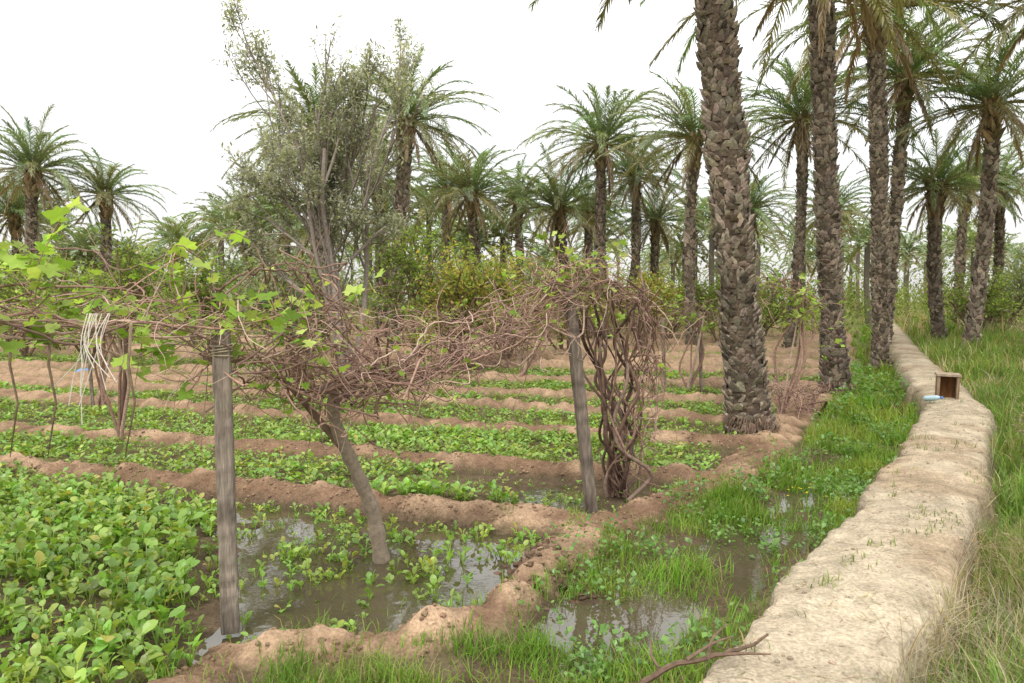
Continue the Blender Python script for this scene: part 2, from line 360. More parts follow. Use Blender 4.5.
# ------------------------------------------------------------------ palms
def rachis(az,e0,L,droop,n=14,twist=0):
    s=np.linspace(0,1,n);e=e0-droop*s**1.5
    st=L/(n-1);az=az+twist*s**2
    d=np.stack([np.cos(az)*np.cos(e),np.sin(az)*np.cos(e),np.sin(e)],1)
    p=np.concatenate([[np.zeros(3)],np.cumsum(d[:-1]*st,0)]);return p,d
def crown(seed,nf=46,np_=48,L0=3.1,lf=.44,w=.032,dead=6,twoseg=True):
    r=np.random.default_rng(seed);mb=MB()
    for k in range(nf+dead):
        u=(k+.5)/nf
        az=k*2.39996+r.uniform(-.25,.25)
        isd=k>=nf
        if isd: e0=math.radians(r.uniform(-60,-35));dr=math.radians(r.uniform(15,35));L=L0*r.uniform(.5,.75);az=r.uniform(0,6.28)
        else:
            e0=math.radians(86-103*u**.85+r.uniform(-10,10));dr=math.radians(32+40*math.sin(math.pi*min(u*.85+.1,1))+r.uniform(-14,18));L=L0*(.76+.3*min(1,u*2.2))*r.uniform(.8,1.12)
        p,d=rachis(az,e0,L,dr,twist=r.uniform(-.45,.45))
        p=p+np.array([math.cos(az),math.sin(az),0])*.1
        base=(.26,.19,.11) if isd else (.145+.055*r.uniform(),.19+.055*r.uniform(),.095)
        if not isd and u>.85: base=(.22,.205,.1)
        cv=np.array(base)*r.uniform(.8,1.3)
        n=len(p);tube(mb,p,np.linspace(.028,.006,n),3,np.clip(cv*np.array([1.7,1.5,1.3]),0,.6),cap=False)
        t=np.linspace(.12,.995,np_)+r.uniform(-.004,.004,np_);s=np.linspace(0,1,n)
        P=np.stack([np.interp(t,s,p[:,c]) for c in range(3)],1);D=norm(np.stack([np.interp(t,s,d[:,c]) for c in range(3)],1))
        D,S,U=frames(D)
        ll=lf*np.clip(np.sin(np.pi*np.clip(t*.82+.12,0,1))**.6,.3,1)*(1 if not isd else .7)
        for sg in (-1,1):
            fa=np.radians(36+26*t)+r.uniform(-.14,.14,np_)
            va=np.radians(24)+r.uniform(-.4,.4,np_)
            ld=S*(sg*np.cos(fa)*np.cos(va))[:,None]+D*np.sin(fa)[:,None]+U*(np.cos(fa)*np.sin(va))[:,None]
            ld=norm(ld-np.array([0,0,.15 if not isd else .5]))
            A,B,Cc=frames(ld)
            l=(ll*r.uniform(.75,1.15,np_))[:,None]
            cc=np.clip(cv[None]*(1+r.uniform(-.25,.25,(np_,1))),0,1)
            B2=norm(B+Cc*r.uniform(-.8,.8,(np_,1)))
            if twoseg: mb.inst(BL,BLF,P,A*l,B2*w,Cc*l,cc)
            else: mb.inst(OV,SIMPF,P,A*l,B2*w*1.5,Cc*l*.3,cc)
    return mb
CR=[crown(100+i,nf=[60,54,50,56][i],np_=48).build('palm_crown_mesh',[M_palm],link=False) for i in range(4)]
SCALE_T=np.array([(-.5,0,0),(.5,0,0),(.42,.11,.55),(-.42,.11,.55),(.1,.17,1.1),(-.14,.16,1.05),(.3,-.12,.8),(-.3,-.12,.8)])
SCALE_F=[np.array([[0,1,2,3],[3,2,4,5],[5,4,6,7]]),np.array([[1,6,2],[2,6,4],[0,3,7],[3,5,7]])]
def bez(a,b,c,n):
    t=np.linspace(0,1,n)[:,None];return (1-t)**2*a+2*t*(1-t)*b+t*t*c
def palm(base,top,rb,rt,cs,variant,rot,bend=(0,0),detail=1,tint=1.):
    bz=float(hz(np.array([base[0]]),np.array([base[1]]))[0])
    a=np.array([base[0],base[1],bz-.1]);c=np.array(top,float);m=(a+c)/2+np.array([bend[0],bend[1],0])
    H=c[2]-a[2];e=empty('date_palm',(base[0],base[1],bz));org=np.array([base[0],base[1],bz])
    mb=MB();n=int(H/.12)+3;P=bez(a,m,c,n);z=np.linspace(0,H,n)
    def R(zz): return (rt+(rb-rt)*np.exp(-zz/.45))*(1+.05*np.sin(zz*2.1+rot)+.04*np.sin(zz*5.3+rot*3))+.22*rt*sst(H-.9,H-.2,zz)
    tube(mb,P-org,R(z)*.9,14,(.10,.075,.055))
    sp=.056/detail;rows=int((H-.05)/sp);t=np.linspace(0.01,.995,rows);Pz=bez(a,m,c,200)
    ti=np.linspace(0,1,200);C0=np.stack([np.interp(t,ti,Pz[:,q]) for q in range(3)],1)
    r=np.random.default_rng(int(rot*1000)+5)
    per=int(max(7,2*math.pi*rt/.095*detail))
    ar=np.arange(rows)[:,None];ak=np.arange(per)[None]
    az=(ak+.5*(ar%2)+ar*.09)*2*math.pi/per+r.uniform(-.26,.26,(rows,per));az=az.ravel();row=np.repeat(np.arange(rows),per)
    rr=R(t*H)[row]*r.uniform(.87,1.07,len(az));rad=np.stack([np.cos(az),np.sin(az),0*az],1);tan=np.stack([-np.sin(az),np.cos(az),0*az],1)
    up=np.array([[0,0,1.]])+tan*r.uniform(-.7,.7,(len(az),1))+rad*r.uniform(-.05,.35,(len(az),1))
    pos=C0[row]-org+rad*(rr*.93)[:,None]+np.array([0,0,1.])*r.uniform(-.035,.035,(len(az),1))
    wd_=2*math.pi*rr/per*r.uniform(.5,1.3,len(az));hh=sp*r.uniform(.8,2.2,len(az))
    pn=fbm(az*1.2,pos[:,2]*1.3,3,int(rot*10)+3)
    col=vary((.24*tint,.2*tint,.155*tint),len(az),.4,.06,r)*(.5+1.*pn[:,None]);col[r.uniform(0,1,len(az))<.18]*=.5
    topm=(t[row]*H>H-1.1);col[topm]*=np.array([1.15,1.05,.8])
    sd=(min(rt,.24)*.95+.12*topm)[:,None]
    mb.inst(SCALE_T,SCALE_F,pos,tan*wd_[:,None],rad*sd*r.uniform(.5,1.3,(len(az),1)),up*(hh*(1+.9*topm))[:,None],col)
    if detail>=1:
        q=420;azq=r.uniform(0,6.28,q);zq=r.uniform(0,.28,q);rq=rb*1.0
        pp=np.stack([np.cos(azq)*rq,np.sin(azq)*rq,zq],1);dd=norm(pp*[1,1,0]+np.array([0,0,-.35]))
        A,B,Cc=frames(dd);mb.inst(BL,BLF,pp,A*.1,B*.012,Cc*.1,vary((.16,.11,.08),q,.3,.05,r))
    mb.build('trunk',[M_trunk],parent=e)
    ob=bpy.data.objects.new('crown',CR[variant%4]);sc.collection.objects.link(ob);ob.parent=e
    ob.location=(c-org);ob.scale=(cs,cs,cs);ob.rotation_euler=(r.uniform(-.1,.1),r.uniform(-.1,.1),rot)
    return e
palm((2.98,9.15),(2.28,9.1,6.9),.31,.225,.85,0,.3,(-.03,0),1)
palm((5.56,12.6),(5.15,12.7,7.8),.28,.18,1.0,1,1.2,(-.1,0),1,.9)
palm((8.95,17.9),(8.62,18,8.6),.28,.19,1.05,2,2.3,(.1,0),1)
palms=[(-19.6,30,-19.3,6.9,.2,1.0),(-17.9,32,-17.5,6.2,.2,.85),(-6.6,26,-6.8,7.6,.22,1.0),(-4.1,26,-3.65,7.9,.24,1.0),
 (-5.3,30,-5.5,6.6,.18,.9),(-1.2,33,-1.8,6.4,.2,1.1),(3.75,30,3.6,8.0,.2,1.08),(5.4,34,5.6,7.3,.2,1.0),(2.6,33,2.1,5.8,.2,1.05),
 (6.1,25,6.15,7.1,.165,1.0),(9.0,24,9.3,7.5,.155,.95),(11.6,23,12.1,8.5,.17,1.0),(14.5,25,14.3,5.5,.2,.85),(13.0,21,13.5,7.2,.18,.95),
 (12.8,17,12.5,8.8,.2,1.0),(19.4,32,19.6,6.5,.18,.9),(21.5,33,21.6,6.8,.18,.9),(-9.5,36,-9.4,5.2,.2,.95),(7.4,37,7.2,5.6,.18,.95),
 (-22.5,34,-22.8,5.6,.18,.95),(16,38,16.3,6.2,.18,.95),(24.5,30,24,5.4,.2,.9),(.6,40,.3,6.9,.2,1.0),(11.4,36,11.5,6.0,.18,.9),(-3.2,38,-3.3,7.3,.2,1.0),(20,26,20.3,7.3,.2,1.0),
 (-13.5,38,-13.7,5.4,.2,1.0),(4.5,42,4.4,6.6,.2,1.0),(-7.5,42,-7.4,6.6,.2,1.0)]
for i,(bx,by,tx,tz,r_,cs) in enumerate(palms):
    palm((bx,by),(tx,by+.1,tz),r_*1.25,r_,cs,i+1,i*1.37+.2,(.35*math.sin(i*2.),0),.7,1.+.15*math.sin(i*3))
dg=MB();lo=[crown(200+i,nf=28,np_=18,L0=2.8,lf=.5,w=.09,dead=2,twoseg=False) for i in range(3)]
loA=[(np.concatenate(m.V),np.concatenate(m.C),m.F) for m in lo]
for k in range(140):
    d=rng.uniform(42,115);px=rng.uniform(-.78,.78);x_=px*d;h=rng.uniform(3.0,6.4)+d*.017
    V,Cc,F=loA[k%3];a=rng.uniform(0,6.28);s=rng.uniform(.85,1.2)
    R_=np.array([[math.cos(a),-math.sin(a),0],[math.sin(a),math.cos(a),0],[0,0,1]])
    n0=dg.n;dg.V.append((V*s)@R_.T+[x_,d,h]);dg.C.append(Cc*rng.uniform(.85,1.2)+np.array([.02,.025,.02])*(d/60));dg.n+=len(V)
    for f,m in F: dg.F.append((f+n0,0))
    tube(dg,[(x_+.2,d,-.2),(x_,d,h/2),(x_,d,h)],.17,6,(.16,.13,.1))
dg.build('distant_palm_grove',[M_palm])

# ------------------------------------------------------------------ shrubs & trees
def grow(mb,p,d,L,r,depth,P,tips,rg,col):
    n=6;pts=[p];dd=d
    for i in range(n-1):
        dd=dd+rg.normal(0,P['wig'],3)+np.array([0,0,P['up']]);dd=dd/np.linalg.norm(dd);pts.append(pts[-1]+dd*L/(n-1))
    pts=np.array(pts);tube(mb,pts,np.linspace(r,r*.55 if depth>0 else r*.3,n),6 if r>.03 else 3,col*rg.uniform(.8,1.2),cap=False)
    if depth<=P.get('leafd',0): tips.append(pts)
    if depth==0:return
    for k in range(P['n'][depth-1]):
        t=rg.uniform(P.get('t0',.3),1);i=min(int(t*(n-1)),n-2);q=pts[i]+(pts[i+1]-pts[i])*(t*(n-1)-i)
        ax=rg.normal(0,1,3);ax-=ax.dot(dd)*dd;ax/=np.linalg.norm(ax)
        a=math.radians(rg.uniform(*P['ang']));nd=dd*math.cos(a)+ax*math.sin(a)
        grow(mb,q,nd,L*rg.uniform(*P['rat']),r*.5,depth-1,P,tips,rg,col)
def leaves(mb,tips,per,sp,L,W,cols,T=OV,F=SIMPF,mat=0,el=(-30,70)):
    T_=np.array(tips);n=T_.shape[1];N=len(T_)*per
    ti=np.repeat(np.arange(len(T_)),per);u=rng.uniform(.15,1,N)*(n-1);i=np.minimum(u.astype(int),n-2);f=(u-i)[:,None]
    P=T_[ti,i]*(1-f)+T_[ti,i+1]*f+rng.normal(0,sp,(N,3))
    D,S,U=frames(rdir(N,*el));S=norm(S+U*rng.uniform(-1,1,(N,1)));U=np.cross(S,D)
    l=(L*rng.uniform(.6,1.3,N))[:,None]
    cols=np.array(cols);c=cols[rng.integers(0,len(cols),N)]*rng.uniform(.7,1.3,(N,1))
    c=c*np.repeat(rng.uniform(.7,1.3,(len(T_),1)),per,0)
    mb.inst(T,F,P,D*l,S*l*W,U*l,c,mat)
def olive():
    rg=np.random.default_rng(14);mb=MB();tips=[]
    col=np.array([.26,.22,.19]);P=dict(wig=.07,up=.09,n=[6,6,4],ang=(12,36),rat=(.36,.56),t0=.4)
    b=np.array([-2.8,12.6,0.])
    for (dx,dy,L,r) in [(-.03,0,4.5,.085),(.07,.1,4.1,.055),(-.13,-.1,4.2,.06),(-.27,.1,3.2,.045),(-.09,-.2,4.4,.05),(.0,-.1,3.0,.04)]:
        d=norm(np.array([dx,dy,1.]))
        grow(mb,b+np.array([dx*.2,dy*.2,0]),d,L,r,3,P,tips,rg,col)
    P2=dict(P);P2['up']=.0
    for (dx,z0,L) in [(-.9,1.4,1.7),(-.8,2.2,1.6),(-.6,2.9,1.4),(.5,2.4,.8),(-.5,3.4,.9)]:
        grow(mb,b+np.array([dx*.15,0,z0]),norm(np.array([dx,.1,.5])),L,.035,2,P2,tips,rg,col)
    lv=MB()
    leaves(lv,tips,30,.055,.09,.3,[(.3,.32,.25),(.38,.39,.33),(.22,.25,.17),(.46,.46,.41)])
    e=empty('olive_tree',(-2.8,12.6,0))
    for q in (mb.build('branches',[M_bark],True),lv.build('foliage',[M_leaf])): q.parent=e;q.location=(2.8,-12.6,0)
olive()
def shrub(name,x,y,h,w,n,cols,leafL,leafW,seed,per=20,bark=(.2,.14,.1),stems=7,sp=.05):
    rg=np.random.default_rng(seed);mb=MB();tips=[];z=float(hz(np.array([x]),np.array([y]))[0])
    P=dict(wig=.13,up=.03,n=n,ang=(20,60),rat=(.45,.75))
    for k in range(stems):
        a=rg.uniform(0,6.28);q=rg.uniform(.1,1)*w/h
        d=norm(np.array([math.cos(a)*q,math.sin(a)*q,1.]))
        grow(mb,np.array([x,y,z-.05])+d*[.1,.1,0],d,h*.62,.012*h+.01,len(n),P,tips,rg,np.array(bark))
    e=empty(name,(x,y,z));lv=MB()
    leaves(lv,tips,per,sp,leafL,leafW,cols)
    for ob in (mb.build('branches',[M_bark],True),lv.build('foliage',[M_leaf])):
        ob.parent=e;ob.location=(-x,-y,-z)
YG=[(.28,.33,.07),(.34,.34,.09),(.2,.28,.06),(.4,.29,.1)]
DG=[(.15,.23,.05),(.21,.29,.06),(.11,.17,.045),(.26,.32,.08)]
GG=[(.22,.26,.15),(.28,.31,.2),(.17,.2,.12)]
for i,(x,y,h,w,c) in enumerate([(-1.2,17,3.0,1.5,YG),(-.2,19,2.8,1.4,YG),(-2.4,19,3.2,1.5,DG),(-9,17,3.1,1.6,DG),(-8,19.5,3.0,1.6,DG),(-11.5,20,2.6,1.5,DG),(1.6,22,2.4,1.5,YG),
      (-5.6,20,2.8,1.7,GG),(-14.5,22,2.8,1.7,DG),(4.2,24,2.6,1.4,YG),(-4.3,15,2.6,1.3,GG),(-6.8,24,2.8,1.8,YG),(-17,25,2.8,1.8,DG),(7.6,27,2.8,1.7,DG),(6.3,30,2.8,1.7,YG),(10.4,31,3,1.8,DG),(3,29,3,1.7,DG),(17,27,2.6,1.7,DG),(20,30,2.8,1.8,GG)]):
    shrub('pomegranate_shrub',x,y,h,w,[5,5],c,.12,.45,300+i,per=22,sp=.07)
for i,(x,y,h,w) in enumerate([(6.5,8.3,.95,.7),(5.0,6.3,.75,.5),(2.75,3.35,.45,.35),(8.3,10.6,.95,.9),(10.5,13.5,1.1,1.0),(13.5,18,1.3,1.2)]):
    shrub('dry_bush',x,y,h,w,[6,5],[(.27,.24,.15),(.2,.22,.1),(.33,.29,.19)],.04+.012*h,.3,400+i,per=14,bark=(.26,.2,.15),stems=10,sp=.04)
ds=MB()
K=300;cx=rng.uniform(-.8,.8,K);cd=rng.uniform(30,95,K);cxx=cx*cd;chh=rng.uniform(1.2,3.2,K)+cd*.016
for k in range(K):
    if abs(cxx[k]-np.interp(cd[k],BANK[:,1],BANK[:,0]))<(1.6 if cd[k]<42 else 0): continue
    N=330;q=rdir(N,-10,90)*rng.uniform(.55,1.,(N,1));rr=rng.uniform(1.2,2.8)
    P=np.array([cxx[k],cd[k],0])+q*[rr,rr,chh[k]]*(1+.3*rng.normal(0,.5,(N,1)))
    D,S,U=frames(rdir(N,-30,80));l=rng.uniform(.14,.34,(N,1))*(cd[k]/50)
    base=[(.15,.21,.06),(.2,.26,.07),(.25,.28,.1),(.24,.22,.12)][rng.integers(0,4)]
    ds.inst(OV,SIMPF,P,D*l,S*l*.5,U*l,vary(base,N,.4,.1))
ds.build('distant_shrubs',[M_leaf])

# ------------------------------------------------------------------ posts
def post(name,base,top,w,col,sides=4):
    mb=MB();b=np.array(base,float);t=np.array(top,float);n=40;s=np.linspace(0,1,n)[:,None]
    P=b*(1-s)+t*s;r=np.random.default_rng(int(w*1e4))
    prof=np.array([(-.5,-.42),(-.42,-.5),(.0,-.51),(.42,-.5),(.5,-.42),(.5,0),(.5,.42),(.42,.5),(0,.5),(-.42,.5),(-.5,.42),(-.5,0)])
    ca,sa=math.cos(.3),math.sin(.3);prof=prof@np.array([[ca,-sa],[sa,ca]]).T
    m=len(prof);wob=r.uniform(-.035,.035,(n,m,1))+.03*r.normal(0,1,(n,1,1))
    v=P[:,None]+np.concatenate([prof[None]*w*(1+wob),np.zeros((n,m,1))],2)
    i=np.arange(n-1)[:,None]*m;j=np.arange(m)[None];k=(j+1)%m
    cc=vary(col,n*m,.15,.02,r)*np.repeat(np.where(r.uniform(0,1,n)<.2,.7,1.)*np.interp(np.arange(n),[0,6],[.55,1]),m)[:,None]
    mb.add((v-b).reshape(-1,3),[np.stack([i+j,i+k,i+m+k,i+m+j],-1).reshape(-1,4),np.array([[ (n-1)*m+q for q in range(m)]])],cc)
    for kk in range(4):
        a=np.linspace(0,6.4,18);zz=(t-b)[2]-.06-.022*kk
        cc=(t-b)*(zz/(t-b)[2]);tube(mb,np.stack([cc[0]+np.cos(a)*w*.63,cc[1]+np.sin(a)*w*.63,zz+.01*np.sin(a+kk)],1),.004,4,(.34,.29,.2))
    o=mb.build(name,[M_wood]);o.location=b;return o
post('wooden_post',(-1.45,3.72,.0),(-1.465,3.72,1.54),.086,(.22,.185,.15))
post('wooden_post',(.62,5.62,.03),(.43,5.66,1.78),.08,(.17,.14,.115))
for (x,y,h) in [(3.45,13.4,1.5),(2.6,12.5,1.4),(4.9,15.5,1.6),(-9.5,13.5,1.5),(-6.5,11.4,1.4),(.2,15,1.5)]:
    post('vine_stake',(x,y,0),(x-.06,y,h),.045,(.22,.18,.14))

# ------------------------------------------------------------------ vines
def resample(P,n):
    P=np.asarray(P,float);s=np.concatenate([[0],np.cumsum(np.linalg.norm(np.diff(P,axis=0),axis=1))]);s/=s[-1]
    u=np.linspace(0,1,n);Q=np.stack([np.interp(u,s,P[:,c]) for c in range(3)],1)
    for _ in range(3): Q[1:-1]=(Q[:-2]+2*Q[1:-1]+Q[2:])/4
    return Q
VC=[(.31,.2,.155),(.26,.165,.13),(.4,.29,.23),(.19,.125,.1)]
def strands(mb,path,n,spread,r,rg,minlen=.4,tips=None):
    Q=resample(path,80)
    for k in range(n):
        a=rg.uniform(0,1-minlen);b=min(1,a+minlen+rg.exponential(.2));i0,i1=int(a*79),int(b*79)
        S=Q[i0:i1+1].copy();m=len(S)
        if m<6: continue
        nk=max(4,m//4);kn=rg.normal(0,spread,(nk,3))+rg.normal(0,spread*.8,3)
        off=np.stack([np.interp(np.linspace(0,nk-1,m),np.arange(nk),kn[:,c]) for c in range(3)],1)
        for _ in range(3): off[1:-1]=(off[:-2]+2*off[1:-1]+off[2:])/4
        S+=off+rg.normal(0,.004,(m,3));rr=r*rg.uniform(.4,1.3)
        tube(mb,S,np.linspace(rr,rr*.5,m),6,np.array(VC[rg.integers(0,4)])*rg.uniform(.8,1.25),cap=False)
def twigs(mb,path,n,L,r,rg,up=.25,spread=.06,curl=.28):
    Q=resample(path,80);out=[]
    for k in range(n):
        p=Q[rg.integers(0,80)]+rg.normal(0,spread,3);d=norm(rg.normal(0,1,3)+np.array([0,0,up]));m=9;pts=[p];l=L*rg.uniform(.4,1.3)
        bias=rg.normal(0,curl*.5,3)
        for i in range(m-1):
            d=norm(d+bias+rg.normal(0,curl,3)*.6+np.array([0,0,-.02*i]));pts.append(pts[-1]+d*l/(m-1))
        pts=np.array(pts);tube(mb,pts,np.linspace(r,r*.4,m)*rg.uniform(.6,1.3),4,np.array(VC[rg.integers(0,4)])*rg.uniform(.9,1.4),cap=False);out.append(pts)
    return out
VL=[(.25,.38,.07),(.32,.44,.1),(.19,.31,.055),(.35,.43,.13)]
def vine(name,org,fn):
    mb=MB();lv=MB();fn(mb,lv);e=empty(name,org)
    for o in (mb.build('stems',[M_bark],True),)+((lv.build('leaves',[M_leaf]),) if lv.n else ()):
        o.parent=e;o.location=tuple(-c for c in org)
def vl(lv,tips,per,L=.075,sp=.03,frac=1.,rg=None):
    if frac<1: tips=[t for t in tips if rng.uniform()<frac]
    if tips: leaves(lv,tips,per,sp,L,1.,VL,GR,GRF,el=(-50,40))
def v_left(mb,lv):
    rg=np.random.default_rng(1)
    main=[(-4.2,2.9,1.62),(-3.2,3.1,1.64),(-2.3,3.35,1.62),(-1.9,3.55,1.56),(-1.45,3.72,1.55)]
    strands(mb,main,8,.05,.008,rg);strands(mb,main,3,.025,.019,rg,.9)
    back=[(-4.5,4.2,1.75),(-3,4.2,1.7),(-2.2,4.1,1.68),(-1.45,3.75,1.6)];strands(mb,back,6,.09,.007,rg)
    t=twigs(mb,main,75,.5,.0036,rg,.4);t2=twigs(mb,back,50,.55,.0036,rg,.5)
    t3=twigs(mb,[(-1.7,3.7,1.6),(-1.4,3.72,1.62),(-1.1,3.9,1.6),(-1.0,4.1,1.45)],60,.42,.004,rg,.7)
    up=twigs(mb,[(-3.1,3.2,1.7),(-2.2,3.4,1.75),(-1.9,3.5,1.65)],30,.6,.0035,rg,1.5)
    strands(mb,[(-1.6,3.7,1.6),(-1.3,3.75,1.82),(-1.05,3.9,1.86),(-.95,4.1,1.6),(-1.0,4.3,1.3)],8,.05,.006,rg,.5)
    vl(lv,t,5,.08,frac=.55);vl(lv,t2,5,.08,frac=.5);vl(lv,t3,5,.06,frac=.55);vl(lv,up,9,.085,frac=.95)
    for x in (-2.12,-2.3,-1.75):
        tube(mb,[(x,3.4,1.6),(x-.03,3.42,1.4),(x-.02,3.45,1.22),(x-.1,3.5,.95)],[.008,.007,.006,.002],4,(.25,.19,.13))
vine('grape_vine',(-1.45,3.9,0),v_left)
def v_mid(mb,lv):
    rg=np.random.default_rng(2)
    main=[(-1.45,3.75,1.42),(-1.3,3.95,1.33),(-1.02,4.3,1.22),(-.6,4.8,1.24),(-.08,5.2,1.4),(.25,5.5,1.62),(.45,5.68,1.8)]
    strands(mb,main,80,.115,.0065,rg,.15);strands(mb,main,4,.04,.013,rg,.7)
    t=twigs(mb,main,460,.45,.0036,rg,.12,.11)
    vl(lv,t,3,.055,frac=.13)
    tube(mb,resample([(-.86,4.82,-.06),(-.9,4.72,.35),(-1.02,4.55,.75),(-1.08,4.4,1.0),(-1.05,4.35,1.2)],24),np.linspace(.054,.034,24)*(1+.12*np.sin(np.arange(24)*1.9)),10,(.29,.235,.18))
    tube(mb,resample([(-1.0,4.55,.72),(-1.15,4.45,.95),(-1.3,4.2,1.25)],12),np.linspace(.028,.015,12),7,(.22,.15,.11))
vine('grape_vine',(-.86,4.8,0),v_mid)
def v_right(mb,lv):
    rg=np.random.default_rng(3)
    for k in range(17):
        b=np.array([.93,6.35,.0])+rg.normal(0,.05,3)*[1,1,0];tp=np.array([.8,6.0,1.75])+rg.normal(0,.15,3)*[1.2,1,.5]
        m=50;s=np.linspace(0,1,m)[:,None];P=b*(1-s)+tp*s
        kn=rg.normal(0,.085,(8,3));kn[0]*=.2;off=np.stack([np.interp(np.linspace(0,7,m),np.arange(8),kn[:,c]) for c in range(3)],1)
        for _ in range(6): off[1:-1]=(off[:-2]+2*off[1:-1]+off[2:])/4
        ph=rg.uniform(0,6.28);tw=rg.uniform(4,10)
        P=P+off*[1,1,.4]+np.concatenate([np.cos(s*tw+ph)*.05,np.sin(s*tw+ph)*.05,0*s],1)*np.sin(np.pi*np.clip(s+.05,0,1))
        rr=rg.uniform(.01,.024);tube(mb,P,np.linspace(rr,rr*.55,m),7,np.array(VC[rg.integers(0,4)])*rg.uniform(.55,.85),cap=False)
    arch=[(.1,5.5,1.7),(.4,5.68,1.85),(.7,5.85,1.86),(1.0,6.0,1.72),(1.12,6.1,1.35),(1.1,6.2,.9),(1.02,6.3,.3)]
    strands(mb,arch,46,.085,.0075,rg,.2);t=twigs(mb,arch,240,.38,.0035,rg,.1,.09)
    up=twigs(mb,[(.2,5.6,1.85),(.7,5.85,1.95),(1.0,6,1.8)],26,.4,.0035,rg,1.2)
    vl(lv,up,4,.06,frac=.55);vl(lv,t,3,.05,frac=.1)
vine('grape_vine',(.9,6.3,0),v_right)
def mkfar(b,path,seed,nl=.3):
    def f(mb,lv):
        rg=np.random.default_rng(seed)
        b_=np.array(b,float);p0=np.array(path[len(path)//2],float)
        for k in range(5):
            m=resample([b_+rg.normal(0,.04,3)*[1,1,0],(b_+p0)/2+rg.normal(0,.12,3),p0+rg.normal(0,.05,3)],20)
            tube(mb,m,np.linspace(.03,.015,20)*rg.uniform(.5,1.1),6,VC[k%4],cap=False)
        strands(mb,path,14,.09,.008,rg,.3);t=twigs(mb,path,110,.5,.005,rg,.3,.1);vl(lv,t,4,.08,frac=nl)
    vine('grape_vine',tuple(b),f)
mkfar((3.75,10.3,.05),[(3.3,10.2,1.5),(3.6,10.2,1.95),(4.05,10.3,1.75),(4.2,10.4,1.3)],21,.55)
mkfar((4.35,10.6,.05),[(3.1,9.6,.6),(3.5,10.0,.45),(4.1,10.4,.25),(4.5,10.8,.4)],22,.0)
mkfar((3.2,13.4,.05),[(1.4,12.5,1.3),(2.4,13,1.45),(3.4,13.4,1.4),(4.4,13.8,1.35)],23,.4)
mkfar((-6.4,11.4,.05),[(-9.5,12.3,1.45),(-7.5,11.6,1.4),(-6.2,11.3,1.5),(-4.6,11.0,1.3)],24,.4)
mkfar((-4.6,8.6,.05),[(-7,8.6,1.35),(-5.5,8.3,1.45),(-4.3,8.2,1.5),(-3.2,8.0,1.35)],25,.55)
mkfar((.1,15,.05),[(-1.6,14.6,1.3),(-.4,15,1.4),(.9,15.2,1.4),(2.2,15.4,1.3)],26,.4)
mkfar((-2.6,10.6,.05),[(-4.6,11,1.3),(-3.2,10.8,1.4),(-1.8,10.4,1.4),(-.6,10.2,1.25)],27,.3)
st=MB();rg=np.random.default_rng(8)
for k in range(12):
    x=-1.88+rg.uniform(-.05,.06);L=rg.uniform(.18,.5)
    P=np.array([(x,3.36,1.64),(x+rg.normal(0,.03),3.30,1.64-L*.5),(x+rg.normal(0,.08),3.28,1.64-L)])
    tube(st,resample(P,8),.0022,4,(.6,.56,.48))
st.build('hanging_twine',[M_plain])

# ------------------------------------------------------------------ small objects
def box_mesh(mb,c,s,col,yaw=0,bev=.08):
    b=bmesh.new();bmesh.ops.create_cube(b,size=1)
    for v in b.verts: v.co=Vector((v.co.x*s[0],v.co.y*s[1],v.co.z*s[2]))
    bmesh.ops.bevel(b,geom=b.edges[:],offset=min(s)*bev,segments=2,affect='EDGES')
    b.verts.ensure_lookup_table();V=np.array([v.co[:] for v in b.verts])
    q=[np.array([[v.index for v in f.verts]]) for f in b.faces];mb.add(V+np.array(c),q,col);b.free()
def sluice():
    mb=MB();w,h,d,t=.26,.36,.3,.035;c=(.25,.18,.12);dk=(.12,.08,.05)
    box_mesh(mb,(-w/2+t/2,0,h/2),(t,d,h),c);box_mesh(mb,(w/2-t/2,0,h/2),(t,d,h),c)
    box_mesh(mb,(0,0,h+.012),(w+.03,d+.03,.03),(.3,.24,.18));box_mesh(mb,(0,0,.01),(w-2*t-.004,d-.01,.03),dk)
    box_mesh(mb,(0,d/2-.03,h/2),(w-2*t-.004,.02,h-.04),(.22,.11,.05))
    o=mb.build('sluice_box',[M_wood]);o.location=(5.85,9.9,.33);o.rotation_euler=(0,.02,-.45)
sluice()
def bottle(name,loc,rot,col):
    mb=MB();prof=[(0,.0),(.03,.0),(.036,.01),(.034,.06),(.036,.09),(.034,.13),(.036,.17),(.03,.2),(.014,.235),(.013,.25),(.017,.252),(.017,.27),(0,.27)]
    n=16;a=np.arange(n)*2*math.pi/n;V=np.array([[(r*math.cos(q),r*math.sin(q),z) for q in a] for r,z in prof]).reshape(-1,3)
    i=np.arange(len(prof)-1)[:,None]*n;j=np.arange(n)[None];k=(j+1)%n
    C_=np.tile(col,(len(V),1));C_[-4*n:]=(.1,.2,.5)
    mb.add(V,[np.stack([i+j,i+k,i+n+k,i+n+j],-1).reshape(-1,4)],C_)
    o=mb.build(name,[M_plain],True);o.location=loc;o.rotation_euler=rot
bottle('plastic_bottle',(5.42,9.65,.41),(math.radians(80),.0,.3),(.42,.55,.62))
def bag(name,loc,s,col):
    N=14;u,v=np.meshgrid(np.linspace(-1,1,N),np.linspace(-1,1,N));h=np.maximum(0,1-u**2-v**2)**.5*.5+.25*fbm(u*2.5+9,v*2.5,3,5)
    mb=MB();i=np.arange(N-1)[:,None]*N;j=np.arange(N-1)[None]
    mb.add(np.stack([u*s*(1+.2*vnoise(v*3,u)),v*s,h*s],-1).reshape(-1,3),[np.stack([i+j,i+j+1,i+j+1+N,i+j+N],-1).reshape(-1,4)],col)
    o=mb.build(name,[M_plain]);o.location=loc
bag('plastic_bag',(-9.4,16.2,.1),.16,(.15,.3,.6))
fb=MB();rg=np.random.default_rng(4);z0=.405
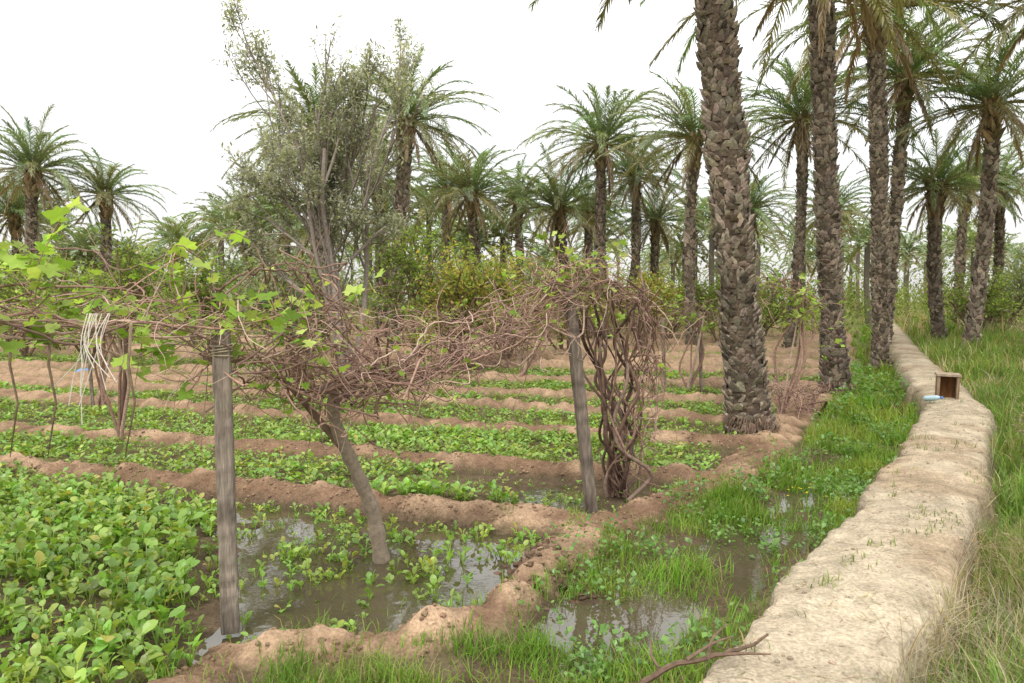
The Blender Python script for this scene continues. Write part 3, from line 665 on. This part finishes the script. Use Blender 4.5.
mainp=resample([(.4,2.6,z0-.16),(.55,2.6,z0-.02),(.72,2.62,z0),(.9,2.7,z0+.005),(.98,2.78,z0+.01)],20)
tube(fb,mainp+rg.normal(0,.003,(20,3)),np.linspace(.013,.005,20),6,(.13,.09,.065))
for s,e in [((.63,2.6,z0),(.83,2.72,z0+.03)),((.78,2.64,z0),(.94,2.62,z0+.01)),((.53,2.6,z0-.03),(.53,2.75,z0)),((.71,2.61,z0),(.85,2.85,z0+.02))]:
    s,e=np.array(s),np.array(e);tube(fb,resample([s,(s+e)/2+rg.normal(0,.015,3),e],8),np.linspace(.007,.003,8),5,(.16,.11,.08))
fb.build('fallen_branch',[M_bark])
fl=MB();N=12;x=rng.normal(2.45,.15,N);y=rng.normal(6.2,.2,N);z=np.maximum(hz(x,y),WZ)+rng.uniform(.1,.18,N)
for k in range(5):
    a=k*1.2566;d=np.tile([[math.cos(a),math.sin(a),.3]],(N,1));D,S,U=frames(d);fl.inst(OV,SIMPF,np.stack([x,y,z],1),D*.013,S*.011,U*.01,(.75,.58,.05))
st_=np.stack([x,y,z],1);v=np.stack([st_+[-.001,0,0],st_+[.001,0,0],st_+[.001,0,-.2],st_+[-.001,0,-.2]],1).reshape(-1,3);fl.add(v,[np.arange(N*4).reshape(-1,4)],(.1,.2,.04))
fl.build('yellow_flowers',[M_leaf])

# ------------------------------------------------------------------ world, sun, camera
w=bpy.data.worlds.new('World');sc.world=w;w.use_nodes=True;t=w.node_tree;N=t.nodes;L=t.links;N.clear()
o=N.new('ShaderNodeOutputWorld');sk=N.new('ShaderNodeTexSky');sk.sky_type='NISHITA';sk.sun_disc=False
EL,ROT=math.radians(48),math.radians(200)
sk.sun_elevation=EL;sk.sun_rotation=ROT;sk.dust_density=4
b1=N.new('ShaderNodeBackground');b1.inputs[1].default_value=.05;L.new(sk.outputs[0],b1.inputs[0])
b2=N.new('ShaderNodeBackground');g=N.new('ShaderNodeTexCoord');sp_=N.new('ShaderNodeSeparateXYZ');L.new(g.outputs['Generated'],sp_.inputs[0])
mr=N.new('ShaderNodeMapRange');mr.inputs['From Min'].default_value=0;mr.inputs['From Max'].default_value=1;mr.inputs['To Min'].default_value=.74;mr.inputs['To Max'].default_value=2.75
L.new(sp_.outputs['Z'],mr.inputs['Value']);nz=N.new('ShaderNodeTexNoise');nz.inputs['Scale'].default_value=2.2;nz.inputs['Detail'].default_value=4;L.new(g.outputs['Generated'],nz.inputs['Vector'])
m2=N.new('ShaderNodeMapRange');m2.inputs['To Min'].default_value=.95;m2.inputs['To Max'].default_value=1.05;L.new(nz.outputs['Fac'],m2.inputs['Value'])
mu=N.new('ShaderNodeMath');mu.operation='MULTIPLY';L.new(mr.outputs[0],mu.inputs[0]);L.new(m2.outputs[0],mu.inputs[1])
b2.inputs[0].default_value=(1,.985,.955,1);L.new(mu.outputs[0],b2.inputs[1])
ad=N.new('ShaderNodeAddShader');L.new(b1.outputs[0],ad.inputs[0]);L.new(b2.outputs[0],ad.inputs[1]);L.new(ad.outputs[0],o.inputs[0])
sl=bpy.data.lights.new('sun','SUN');sl.energy=1.5;sl.angle=math.radians(12);sl.color=(1,.95,.87)
so=bpy.data.objects.new('sun',sl);sc.collection.objects.link(so)
az=ROT;dv=Vector((math.sin(az)*math.cos(EL),math.cos(az)*math.cos(EL),math.sin(EL)))
so.rotation_euler=dv.to_track_quat('Z','Y').to_euler()
cam=bpy.data.cameras.new('camera');co=bpy.data.objects.new('camera',cam);sc.collection.objects.link(co);sc.camera=co
cam.lens=26;cam.sensor_width=36;cam.clip_end=1500;cam.clip_start=.05
co.location=(0,0,1.7);co.rotation_euler=(math.radians(90-3.2),0,0)
